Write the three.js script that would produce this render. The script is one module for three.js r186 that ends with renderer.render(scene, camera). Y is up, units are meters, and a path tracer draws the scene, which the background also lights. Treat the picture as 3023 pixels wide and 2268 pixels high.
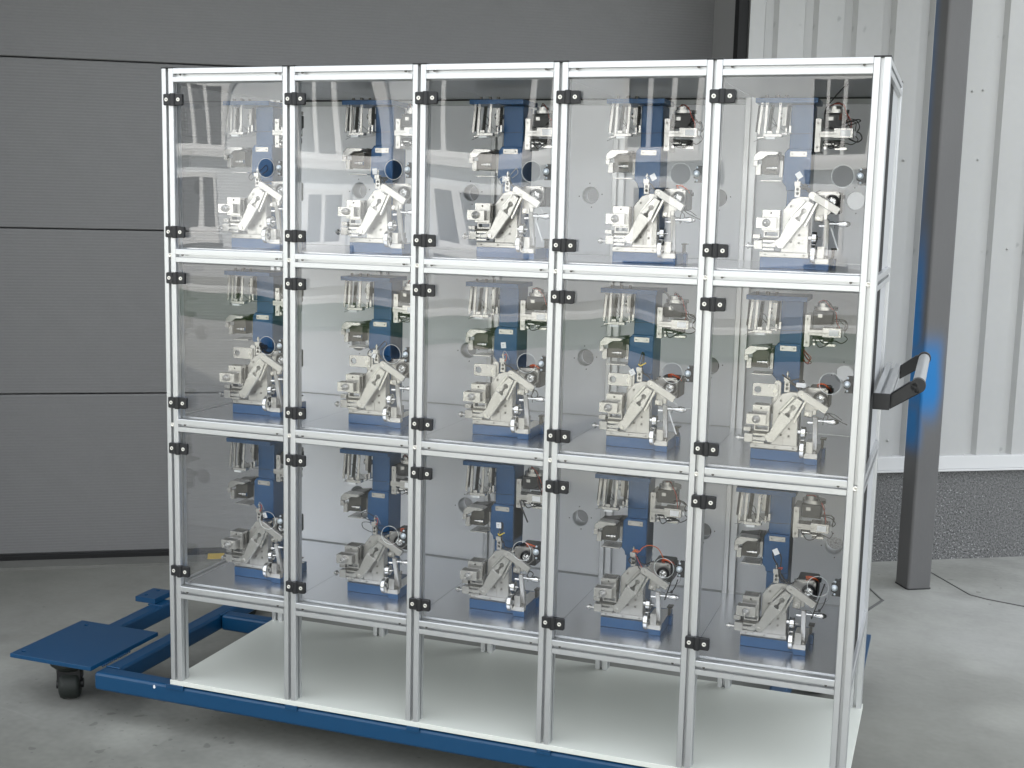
import * as THREE from 'three';
import { RoundedBoxGeometry } from 'three/addons/geometries/RoundedBoxGeometry.js';
import { mergeGeometries } from 'three/addons/utils/BufferGeometryUtils.js';
import { ImprovedNoise } from 'three/addons/math/ImprovedNoise.js';

// ---------------------------------------------------------------- camera, sky, sun, exposure
const scene = new THREE.Scene();
const camera = new THREE.PerspectiveCamera(34.27, 1024 / 768, 0.05, 400);
camera.position.set(2.2167, 1.4914, 3.1538);
camera.rotation.set(-0.14303, 0.33895, 0.02358, 'YXZ');
scene.add(camera);

{ // pale hazy sky with broad, soft cloud banks
  const W = 512, Hh = 256, data = new Float32Array(W * Hh * 4), n = new ImprovedNoise();
  for (let j = 0; j < Hh; j++) for (let i = 0; i < W; i++) {
    const el = (j + 0.5) / Hh * Math.PI - Math.PI / 2, az = i / W * Math.PI * 2;
    const cx = Math.cos(el) * Math.cos(az), cy = Math.sin(el), cz = Math.cos(el) * Math.sin(az);
    const c = n.noise(cx * 2.1 + 7, cy * 4 + 3, cz * 2.1) * 0.5 + n.noise(cx * 5, cy * 9, cz * 5 + 4) * 0.25;
    const cloud = Math.min(1, Math.max(0, 0.62 + c * 1.3)), L = cy < 0 ? 0.1 : 0.68 * (0.78 + 0.34 * cloud);
    const k = (j * W + i) * 4, t = cy < 0 ? 0 : (1 - cloud) * 0.16;
    data[k] = L * (1 - t); data[k + 1] = L; data[k + 2] = L * (1.02 + t); data[k + 3] = 1;
  }
  const sky = new THREE.DataTexture(data, W, Hh, THREE.RGBAFormat, THREE.FloatType);
  sky.mapping = THREE.EquirectangularReflectionMapping; sky.magFilter = sky.minFilter = THREE.LinearFilter; sky.needsUpdate = true;
  scene.background = sky; scene.environment = sky;
}
const sun = new THREE.DirectionalLight(0xfffaf2, 5);      // stands behind the hall: the rack is in the hall's shade
sun.position.set(-4, 15.6, -14); sun.target.position.set(0, 0, 0);
sun.castShadow = true; sun.shadow.radius = 2; sun.shadow.mapSize.set(2048, 2048);
Object.assign(sun.shadow.camera, { left: -30, right: 30, top: 30, bottom: -30, near: 0.5, far: 80 });
scene.add(sun, sun.target);
const renderer = new THREE.WebGLRenderer({ antialias: true });
renderer.toneMapping = THREE.LinearToneMapping;
renderer.toneMappingExposure = 2.75;
renderer.shadowMap.enabled = true;
renderer.setSize(1024, 768);

// ---------------------------------------------------------------- helpers
let seed = 20240;
const rnd = () => { seed = (seed * 1664525 + 1013904223) >>> 0; return seed / 4294967296; };
const rr = (a, b) => a + (b - a) * rnd();
const noise = new ImprovedNoise();
const used = {};
function numbered(name) { const k = used[name] = (used[name] ?? -1) + 1; return k ? name + '_' + String(k).padStart(3, '0') : name; }
function thing(name, label, category, pos = [0, 0, 0], group) {
  const g = new THREE.Group(); g.name = numbered(name); g.position.set(...pos); scene.add(g);
  g.userData = { label, category }; if (group) g.userData.group = group; return g;
}
function part(name, geo, mat, parent, label) {
  const m = new THREE.Mesh(geo, mat); m.name = name; m.castShadow = m.receiveShadow = true; parent.add(m);
  if (label) m.userData.label = label; return m;
}
function node(name, parent) { const g = new THREE.Group(); g.name = name; parent.add(g); return g; }
const clean = g => { g = g.index ? g.toNonIndexed() : g; for (const k of Object.keys(g.attributes)) if (!['position', 'normal', 'uv'].includes(k)) g.deleteAttribute(k); g.morphAttributes = {}; return g; };
const merge = list => mergeGeometries(list.map(clean));
const box = (x0, x1, y0, y1, z0, z1, r = 0.0008) => {
  const w = x1 - x0, h = y1 - y0, d = z1 - z0, g = r > 0 ? new RoundedBoxGeometry(w, h, d, 1, Math.min(r, w / 2.2, h / 2.2, d / 2.2)) : new THREE.BoxGeometry(w, h, d);
  return g.translate((x0 + x1) / 2, (y0 + y1) / 2, (z0 + z1) / 2);
};
function extr(pts, z0, z1, holes = [], bev = 0.0006, seg = 10) {
  const s = pts instanceof THREE.Shape ? pts : new THREE.Shape(pts.map(p => new THREE.Vector2(p[0], p[1])));
  for (const h of holes) s.holes.push(h);
  const b = Math.min(bev, (z1 - z0) / 3), g = new THREE.ExtrudeGeometry(s, { depth: z1 - z0 - 2 * b, bevelEnabled: b > 0, bevelThickness: b, bevelSize: b, bevelOffset: -b, bevelSegments: 1, curveSegments: seg });
  return g.translate(0, 0, z0 + b);
}
function roundRect(x0, x1, y0, y1, r) {
  const s = new THREE.Shape();
  s.moveTo(x0 + r, y0); s.lineTo(x1 - r, y0); s.absarc(x1 - r, y0 + r, r, -Math.PI / 2, 0); s.lineTo(x1, y1 - r); s.absarc(x1 - r, y1 - r, r, 0, Math.PI / 2);
  s.lineTo(x0 + r, y1); s.absarc(x0 + r, y1 - r, r, Math.PI / 2, Math.PI); s.lineTo(x0, y0 + r); s.absarc(x0 + r, y0 + r, r, Math.PI, Math.PI * 1.5); return s;
}
const hole = (x, y, r) => { const p = new THREE.Path(); p.absarc(x, y, r, 0, Math.PI * 2, true); return p; };
const cyl = (axis, x, y, z, r, len, seg = 20, r2 = r) => {
  const g = new THREE.CylinderGeometry(r2, r, len, seg);
  if (axis === 'x') g.rotateZ(-Math.PI / 2); else if (axis === 'z') g.rotateX(Math.PI / 2);
  return g.translate(x, y, z);
};
const lathe = (axis, x, y, z, prof, seg = 20) => {
  const g = new THREE.LatheGeometry(prof.map(p => new THREE.Vector2(p[0], p[1])), seg);
  if (axis === 'x') g.rotateZ(-Math.PI / 2); else if (axis === 'z') g.rotateX(Math.PI / 2);
  return g.translate(x, y, z);
};
const tube = (pts, r, n = 26, closed = false) => new THREE.TubeGeometry(new THREE.CatmullRomCurve3(pts.map(p => new THREE.Vector3(...p)), closed), n, r, 6, closed);

function tex(w, h, fn, srgb = true) {
  const d = new Uint8Array(w * h * 4);
  for (let j = 0; j < h; j++) for (let i = 0; i < w; i++) { const c = fn(i / w, j / h, i, j), k = (j * w + i) * 4; d[k] = c[0]; d[k + 1] = c[1]; d[k + 2] = c[2]; d[k + 3] = 255; }
  const t = new THREE.DataTexture(d, w, h); t.wrapS = t.wrapT = THREE.RepeatWrapping; t.magFilter = THREE.LinearFilter; t.minFilter = THREE.LinearMipmapLinearFilter; t.generateMipmaps = true;
  if (srgb) t.colorSpace = THREE.SRGBColorSpace; t.needsUpdate = true; return t;
}
const toS = v => { v = Math.min(1, Math.max(0, v)); return 255 * (v <= 0.0031308 ? v * 12.92 : 1.055 * Math.pow(v, 1 / 2.4) - 0.055); };
const lin = (r, g, b) => new THREE.Color().setRGB(r, g, b);
// tiling noise on the unit square
const tn = (u, v, f, o = 0) => { const a = noise.noise(u * f, v * f, o), b = noise.noise((u - 1) * f, v * f, o), c = noise.noise(u * f, (v - 1) * f, o), d = noise.noise((u - 1) * f, (v - 1) * f, o); return (a * (1 - u) + b * u) * (1 - v) + (c * (1 - u) + d * u) * v; };

// ---------------------------------------------------------------- materials
const std = (c, rough, metal = 0, extra = {}) => new THREE.MeshStandardMaterial({ color: lin(...c), roughness: rough, metalness: metal, ...extra });
const brushTex = tex(128, 128, (u, v, i, j) => { const k = 128 + 90 * tn(u, v, 5, 3) + 60 * noise.noise(i * 0.9, v * 4, 8); return [k, k, k]; }, false);
const M = {
  profile: std([0.64, 0.65, 0.655], 0.36, 0.8),
  cap: std([0.02, 0.02, 0.021], 0.5),
  hinge: std([0.012, 0.0125, 0.014], 0.42),
  screw: std([0.8, 0.78, 0.72], 0.3, 0.7),
  zinc: std([0.55, 0.6, 0.64], 0.4, 0.7),
  board: std([0.7, 0.72, 0.66], 0.4),
  backPanel: std([0.86, 0.875, 0.89], 0.4, 0.1),
  steelFloor: std([0.76, 0.77, 0.79], 0.25, 0.95),
  topPanel: std([0.5, 0.51, 0.52], 0.42, 0.6),
  sidePanel: std([0.5, 0.51, 0.52], 0.5),
  seal: std([0.006, 0.006, 0.006], 0.7),
  trim: std([0.55, 0.57, 0.56], 0.5, 0.2),
  blue: std([0.002, 0.05, 0.128], 0.34),
  blueCol: std([0.003, 0.066, 0.185], 0.36),
  alu: std([0.54, 0.53, 0.505], 0.32, 0.7),
  aluMill: std([0.58, 0.57, 0.545], 0.28, 0.8),
  steel: std([0.62, 0.61, 0.58], 0.2, 0.95),
  steelDark: std([0.09, 0.085, 0.075], 0.32, 0.6),
  chrome: std([0.78, 0.78, 0.77], 0.12, 1),
  spring: std([0.06, 0.058, 0.052], 0.35, 0.6),
  motor: std([0.014, 0.014, 0.014], 0.4),
  bolt: std([0.1, 0.095, 0.085], 0.35, 0.7),
  white: std([0.78, 0.79, 0.8], 0.5),
  black: std([0.008, 0.008, 0.009], 0.45),
  red: std([0.42, 0.05, 0.025], 0.45),
  orange: std([0.62, 0.13, 0.035], 0.45),
  brown: std([0.12, 0.035, 0.02], 0.5),
  yellow: std([0.7, 0.52, 0.03], 0.5),
  grey: std([0.35, 0.35, 0.35], 0.5),
  rubber: std([0.012, 0.016, 0.013], 0.6),
};
{ // machined faces: fine, slightly irregular tool marks
  const mill = tex(128, 128, (u, v, i, j) => { const k = 128 + 50 * noise.noise(j * 0.8, u * 3, 2) + 40 * noise.noise(i * 0.13, j * 0.13, 5); return [k, k, k]; }, false), rmap = tex(128, 128, (u, v) => { const k = 190 + 60 * tn(u, v, 6, 4); return [k, k, k]; }, false);
  for (const m of [M.alu, M.aluMill]) { m.bumpMap = mill.clone(); m.bumpMap.repeat.set(16, 16); m.bumpMap.needsUpdate = true; m.bumpScale = 0.00012; m.roughnessMap = rmap; }
}
M.pane = new THREE.MeshPhysicalMaterial({ color: 0xffffff, roughness: 0, metalness: 0, transmission: 1, thickness: 0, ior: 1.5 });

// ---------------------------------------------------------------- ground
const P = 0.3997, PW = 0.04, TOP = 1.8595, RAILS = [1.8595, 1.3389, 0.8289, 0.3065], D = 0.65, GY = -0.185;
const EX = [0.857, 0, -0.5155], NX = [0.5155, 0, 0.857];            // along the hall wall, out of the hall wall
const WA = Math.atan2(0.5155, 0.857);                               // turn of the hall about y
const at = (s, y, o) => [EX[0] * s + NX[0] * o, y, EX[2] * s + NX[2] * o];

const concreteTex = tex(1024, 1024, (u, v) => {
  let a = 0.275 + 0.045 * tn(u, v, 4) + 0.05 * tn(u, v, 11, 4) + 0.03 * tn(u, v, 37, 9) + 0.025 * tn(u, v, 140, 2);
  const st = tn(u, v, 9, 21); if (st > 0.3) a -= (st - 0.3) * 0.28;
  const pale = tn(u + 0.3, v, 6, 33); if (pale > 0.28) a += (pale - 0.28) * 0.3;
  const spot = tn(u, v, 60, 5); if (spot > 0.5) a *= 0.74; const sp2 = tn(u, v, 170, 15); if (sp2 > 0.55) a *= 0.72; const scr = Math.abs(tn(u * 1, v, 3, 51) - 0.08); if (scr < 0.0035 && tn(u, v, 8, 2) > 0.05) a *= 1.07;
  return [toS(a * 1.0), toS(a * 1.0), toS(a * 0.91)];
});
const concreteBump = tex(512, 512, (u, v) => { const k = 128 + 60 * tn(u, v, 40) + 60 * tn(u, v, 120, 4); return [k, k, k]; }, false);
{
  // one sheet to the horizon, finer near the rack; vertex tints carry the large worn, pale and grimy patches of the concrete
  const g = new THREE.PlaneGeometry(2, 2, 240, 240).rotateX(-Math.PI / 2), gp = g.attributes.position, uv = g.attributes.uv, cols = [];
  const wrp = t => Math.sign(t) * 80 * Math.pow(Math.abs(t), 2.6);
  for (let i = 0; i < gp.count; i++) {
    const x = wrp(gp.getX(i)) + 1, z = wrp(gp.getZ(i)) - 1; gp.setXYZ(i, x, 0, z); uv.setXY(i, x / 3.1, -z / 3.1);
    const d = Math.hypot((x - 2.7) / 1.5, (z + 2.5) / 1.25), worn = Math.exp(-d * d) * (0.75 + 0.5 * noise.noise(x * 2.2, 1, z * 2.2));
    const grime = Math.max(0, 0.25 + noise.noise(x * 0.8 + 3, 4, z * 0.8)) * 0.4, k = 0.96 + 0.62 * worn - grime + 0.05 * noise.noise(x * 1.7, 9, z * 1.7);
    cols.push(k, k * (1 + 0.02 * grime), k * (1 - 0.12 * grime + 0.06 * worn));
  }
  g.setAttribute('color', new THREE.Float32BufferAttribute(cols, 3)); g.computeVertexNormals();
  const mat = new THREE.MeshStandardMaterial({ map: concreteTex, vertexColors: true, roughness: 0.82, bumpMap: concreteBump, bumpScale: 0.002 });
  const gr = part('ground', g, mat, scene); gr.position.set(0, GY, 0); gr.userData = { kind: 'structure', label: 'stained pale concrete yard around the glazed rack' };
  const joint = std([0.13, 0.13, 0.126], 0.9);
  const strip = (pts, w) => {
    const l = []; for (let i = 0; i + 1 < pts.length; i++) {
      const [x0, z0] = pts[i], [x1, z1] = pts[i + 1], dx = x1 - x0, dz = z1 - z0, L = Math.hypot(dx, dz);
      l.push(new THREE.BoxGeometry(L + w, 0.004, w).rotateY(-Math.atan2(dz, dx)).translate((x0 + x1) / 2, 0.0012 + i * 0.0003, (z0 + z1) / 2));
    } return merge(l);
  };
  part('expansion_joint', strip([[2.1, -3.05], [2.22, -2.873], [2.378, -2.599], [2.45, -2.56], [2.597, -2.518], [3.1, -2.4]], 0.0035), joint, gr);
  part('expansion_joint', strip([[1.9, -1.98], [1.961, -2.178], [2.016, -2.355]], 0.012), joint, gr);
  part('expansion_joint', strip([[1.86, -2.62], [1.949, -2.516], [2.016, -2.355]], 0.006), joint, gr);
  // threshold slab in front of the roller door, with a chipped, ragged edge
  const s0 = -3.2, s1 = 2.4, sh = new THREE.Shape(), N = 120; sh.moveTo(s0, -2.2); sh.lineTo(s1, -2.2);
  for (let i = 0; i <= N; i++) { const s = s1 + (s0 - s1) * i / N; sh.lineTo(s, -1.895 + 0.012 * noise.noise(s * 9, 1, 2) + 0.006 * noise.noise(s * 31, 4, 2)); }
  const tg = new THREE.ExtrudeGeometry(sh, { depth: 0.012, bevelEnabled: false }).rotateX(Math.PI / 2).scale(1, 1, 1);
  // shape (s, o) -> world
  const pa = tg.attributes.position; for (let i = 0; i < pa.count; i++) { const s = pa.getX(i), o = pa.getZ(i), y = pa.getY(i); const w = at(s, y + 0.012, o); pa.setXYZ(i, ...w); } tg.computeVertexNormals();
  const uv2 = tg.attributes.uv; for (let i = 0; i < uv2.count; i++) uv2.setXY(i, pa.getX(i) / 2.1, pa.getZ(i) / 2.1);
  part('threshold', tg, new THREE.MeshStandardMaterial({ map: concreteTex, color: lin(0.62, 0.62, 0.62), roughness: 0.9 }), gr, 'darker concrete threshold strip along the roller door');
  // worn yellow paint mark on the threshold
  const ym = part('yellow_marking', new THREE.BoxGeometry(0.075, 0.004, 0.085), std([0.62, 0.42, 0.03], 0.7), gr);
  ym.position.set(-0.955, 0.0146, -1.728); ym.rotation.y = WA;
  ym.userData.label = 'short worn yellow paint mark on the ground by the roller door';
}

// ---------------------------------------------------------------- hall: door, cladding, plinth, column, canopy
{
  const doorBump = tex(64, 512, (u, v, i, j) => { const k = 150 + 60 * Math.sin(v * Math.PI * 2 * 32) + 22 * noise.noise(i * 0.5, j * 0.7, 3); return [k, k, k]; }, false);
  const doorTex = tex(256, 256, (u, v) => { const a = 0.185 + 0.009 * tn(u, v, 5, 1) + 0.008 * tn(u, v, 31, 2); return [toS(a), toS(a * 0.995), toS(a * 0.985)]; });
  const door = thing('sectional_door', 'large grey ribbed sectional door behind the left of the rack', 'garage door', at(0, 0, -2.015));
  door.rotation.y = WA;
  const mk = (w, h) => { const g = new RoundedBoxGeometry(w, h, 0.04, 2, 0.006); const p = g.attributes.position, u = g.attributes.uv; for (let i = 0; i < p.count; i++) u.setXY(i, p.getX(i) / 0.5, p.getY(i) / 0.42); return g; };
  const frame0 = std([0.05, 0.05, 0.05], 0.7);
  const dm = new THREE.MeshStandardMaterial({ map: doorTex, bumpMap: doorBump, bumpScale: 0.0011, roughness: 0.55 });
  const ys = [-0.145, 0.596, 1.338, 2.075, 2.82, 3.56];
  for (let i = 0; i < 5; i++) part('door_panel', mk(5.72, ys[i + 1] - ys[i] - 0.0045).translate(-0.42, (ys[i] + ys[i + 1]) / 2, -0.02), dm, door);
  part('backing', box(-3.28, 2.424, -0.1, 3.56, -0.05, -0.0401, 0), frame0, door);
  part('bottom_seal', box(-3.28, 2.4, GY + 0.002, -0.149, -0.04, 0.004, 0.006), M.seal, door);
  const frame = std([0.16, 0.158, 0.15], 0.5);
  part('door_reveal', box(2.425, 2.45, GY, 3.56, -0.05, 0.44, 0.002), std([0.3, 0.298, 0.29], 0.5), door);
  part('guide_seal', box(2.375, 2.423, GY, 3.56, 0.40, 0.452, 0.004), M.seal, door);
  const wall = thing('clad_wall', 'pale ribbed metal hall wall over a dark pebble dash plinth', 'wall', at(0, 0, -1.55)); wall.rotation.y = WA;
  // ribbed sheet
  const clad = (s0, s1, y0, y1) => {
    const pr = []; let s = s0; const ph = 3.26;
    const ribs = []; for (let k = -6; k < 25; k++) ribs.push(ph + k * 0.19);
    pr.push([s0, 0]);
    for (const r of ribs) { if (r < s0 + 0.02 || r + 0.07 > s1) continue; pr.push([r - 0.006, 0], [r + 0.008, -0.026], [r + 0.046, -0.026], [r + 0.06, 0]); }
    pr.push([s1, 0]);
    const back = pr.slice().reverse().map(q => [q[0], q[1] - 0.0015]);
    const g = extr(pr.concat(back), 0, y1 - y0, [], 0).rotateX(-Math.PI / 2); // shape plane (s, depth) -> up
    // rotateX(-90): (x, y, z) -> (x, z, -y); depth becomes -y, so flip
    const p = g.attributes.position; for (let i = 0; i < p.count; i++) { p.setXYZ(i, p.getX(i), p.getY(i) + y0, -p.getZ(i)); }
    const ix = []; for (let i = 0; i < p.count; i += 3) ix.push(i, i + 2, i + 1); g.setIndex(ix); const gg = g.toNonIndexed(); gg.computeVertexNormals(); return gg;
  };
  const cladTex = tex(512, 512, (u, v) => { let a = 0.46 + 0.02 * tn(u, v, 5, 7) + 0.012 * tn(u, v, 29, 1); const st = tn(u, v, 22, 12); if (st > 0.5) a -= (st - 0.5) * 0.7; return [toS(a), toS(a * 1.0), toS(a * 0.97)]; });
  const cladMat = new THREE.MeshStandardMaterial({ map: cladTex, roughness: 0.45 });
  part('cladding_sheet', clad(2.424, 3.4735, 0.336, 3.62), cladMat, wall);
  part('cladding_sheet', clad(3.4735, 6.3, 0.336, 3.62).translate(0, 0, 0.002), cladMat, wall);
  part('wall_core', box(2.452, 6.3, 0.28, 3.62, -0.3, -0.031, 0), frame, wall);
  part('drip_flashing', merge([box(2.43, 6.3, 0.272, 0.336, -0.03, 0.022, 0.003), box(2.43, 6.3, 0.262, 0.2716, -0.03, 0.03, 0.002)]), std([0.66, 0.66, 0.65], 0.45), wall);
  const screwPts = []; for (let k = -3; k < 12; k++) for (const y of [0.42, 1.33, 1.72, 2.1, 2.5, 3.0]) { if (rnd() < 0.62) continue; screwPts.push([3.26 + k * 0.19 + (rnd() < 0.5 ? -0.05 : 0.085) * (y > 0.5 ? 1 : -0.4), y + rr(-0.05, 0.05)]); }
  for (const [s, y] of screwPts) if (s > 2.5 && s < 4.2) part('cladding_screw', lathe('z', s, y, 0.004, [[0, 0.005], [0.003, 0.004], [0.0035, 0.001], [0.006, 0], [0.006, -0.002], [0, -0.002]], 10), std([0.5, 0.5, 0.48], 0.4, 0.5), wall);
  const pebTex = tex(1024, 1024, (u, v) => { const a = tn(u, v, 170, 1), b = tn(u, v, 90, 5), c = tn(u, v, 7, 8); const x = Math.max(0.02, 0.155 + 0.17 * a + 0.11 * b + 0.02 * c + (a + b > 0.55 ? 0.16 : 0)); return [toS(x), toS(x), toS(x * 0.98)]; });
  const pebBump = tex(1024, 1024, (u, v) => { const k = 128 + 110 * tn(u, v, 170, 1) + 60 * tn(u, v, 90, 5); return [k, k, k]; }, false);
  const pl = new THREE.BoxGeometry(3.85, 0.45, 0.2), pu = pl.attributes.uv; for (let i = 0; i < pu.count; i++) pu.setXY(i, pu.getX(i) * 3.85, pu.getY(i) * 0.45);
  part('pebbledash_plinth', pl.translate(2.45 + 1.925, 0.262 - 0.226, -0.1), new THREE.MeshStandardMaterial({ map: pebTex, bumpMap: pebBump, bumpScale: 0.006, roughness: 0.9 }), wall);

  // column: charcoal paint with a bright blue overspray patch
  const col = thing('steel_column', 'charcoal square steel column with a bright blue paint patch', 'column', [2.132, GY, -2.641]); col.rotation.y = WA;
  const ct = tex(512, 1024, (u, v) => {   // v up the visible 3.4 m; u across the face from its left edge
    const y = v * 3.6 + GY;
    const w = noise.noise(y * 5, 1, 1) * 0.08, sm = (a, b, x) => { x = Math.min(1, Math.max(0, (x - a) / (b - a))); return x * x * (3 - 2 * x); };
    let m = Math.exp(-Math.pow((y - 0.77) / 0.17, 4)) * (1 - sm(0.72, 1.0, u + w));
    m = Math.max(m, Math.exp(-Math.pow((y - 0.56) / 0.11, 4)) * (1 - sm(0.3, 0.7, u + w)));
    m = Math.max(m, sm(0.8, 0.95, y) * (1 - sm(1.05, 1.6, y)) * (1 - sm(0.15, 0.5, u + w)));
    m = Math.max(m, sm(1.2, 1.5, y) * 0.3 * (1 - sm(0.02, 0.3, u)));
    m = Math.min(1, Math.max(0, m + 0.05 * m * noise.noise(u * 8, y * 9, 3)));
    const g = 0.125 + 0.007 * noise.noise(u * 3, y * 4, 6) + 0.004 * noise.noise(u * 30, y * 30, 6);
    return [toS(g * (1 - m) + 0.001 * m), toS(g * 0.985 * (1 - m) + 0.17 * m), toS(g * 0.97 * (1 - m) + 0.46 * m)];
  });
  const cg = extr(roundRect(-0.0575, 0.0575, -0.0575, 0.0575, 0.013), 0, 3.184, [], 0.0).rotateX(-Math.PI / 2);
  { const p = cg.attributes.position, u = cg.attributes.uv; for (let i = 0; i < p.count; i++) u.setXY(i, (p.getZ(i) + p.getX(i) + 0.115) / 0.23, p.getY(i) / 3.6); }
  part('shaft', cg, new THREE.MeshStandardMaterial({ map: ct, roughness: 0.5 }), col);
  part('foot_joint', extr(roundRect(-0.0605, 0.0605, -0.0605, 0.0605, 0.014), 0, 0.006, [], 0.002).rotateX(-Math.PI / 2), std([0.03, 0.03, 0.03], 0.9), col);
  part('upper_wall', box(-14, 14, 3.62, 5.5, -9, -0.002, 0), std([0.4, 0.4, 0.39], 0.6), wall);
  part('side_wall', box(-14, -3.29, GY, 3.618, -9, -0.002, 0), std([0.4, 0.4, 0.39], 0.6), wall);
  part('side_wall', box(6.302, 14, GY, 3.618, -9, -0.002, 0), std([0.4, 0.4, 0.39], 0.6), wall);
  // canopy carried by the column, above the frame
  const can = thing('door_canopy', 'flat grey canopy above the hall door carried by the column', 'canopy', at(0, 3.0, -2.0)); can.rotation.y = WA;
  part('roof_sheet', box(-4.2, 3.5, 0, 0.16, 0.47, 1.5, 0.004), std([0.25, 0.25, 0.25], 0.6), can);
  // hall wing that closes the left side of the yard
  const wing = thing('hall_wing', 'pale rendered hall wing standing at the far left of the yard', 'wall', at(-1.65, GY, -2.0)); wing.rotation.y = WA;
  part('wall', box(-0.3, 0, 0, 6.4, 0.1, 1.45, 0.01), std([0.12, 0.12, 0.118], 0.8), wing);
}

// ---------------------------------------------------------------- across the yard: what the panes mirror
{
  const lawn = part('lawn', new THREE.BoxGeometry(60, 0.06, 3.0), std([0.016, 0.055, 0.008], 0.95), scene);
  lawn.position.set(-8, GY + 0.03, 12.6); lawn.rotation.y = 0.04; lawn.userData = { kind: 'structure', label: 'dark green lawn strip across the yard from the rack' };
  const kerb = part('kerb', new THREE.BoxGeometry(60, 0.12, 0.5), std([0.6, 0.6, 0.58], 0.8), scene);
  kerb.position.set(-8, GY + 0.061, 14.5); kerb.rotation.y = 0.04; kerb.userData = { kind: 'structure', label: 'pale kerb along the far edge of the lawn' };
  const b = thing('office_building', 'pale rendered building with white framed windows across the yard', 'building', [-8, GY, 18]);
  b.rotation.y = 0.04;
  const wallM = std([0.76, 0.79, 0.82], 0.8), fr = std([0.8, 0.8, 0.8], 0.5), gl = std([0.02, 0.022, 0.02], 0.08);
  part('wall', box(-26, 17, 0, 5.6, 0, 6, 0), wallM, b);
  part('base_course', box(-26.03, 17.03, 0, 0.7, -0.06, 0, 0), std([0.5, 0.51, 0.52], 0.8), b);
  part('roof', extr([[-0.6, 5.75], [3, 7.4], [7, 5.75], [7, 5.6], [-0.6, 5.6]], -26.3, 17.3, [], 0.01).rotateY(-Math.PI / 2).scale(-1, 1, 1), std([0.06, 0.055, 0.05], 0.8), b);
  const win = (x, y, w, h, n) => {
    const f = node('window', b), l = [];
    l.push(box(x, x + w, y, y + 0.1, -0.07, 0.03, 0), box(x, x + w, y + h - 0.1, y + h, -0.07, 0.03, 0));
    for (let i = 0; i <= n; i++) { const c = x + (w - 0.12) * i / n; l.push(box(c, c + 0.12, y + 0.1, y + h - 0.1, -0.07, 0.03, 0)); }
    part('frame', merge(l), fr, f); part('pane', box(x + 0.1, x + w - 0.1, y + 0.1, y + h - 0.1, -0.012, 0.02, 0), gl, f);
    part('sill', box(x - 0.12, x + w + 0.12, y - 0.16, y - 0.003, -0.22, 0.02, 0), fr, f);
  };
  for (let i = 0; i < 12; i++) { const x = -20.4 + i * 3.1; win(x, 2.55, 1.85, 1.45, 3); win(x + 0.2, 0.9, 1.2, 1.15, 2); }
}

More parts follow.
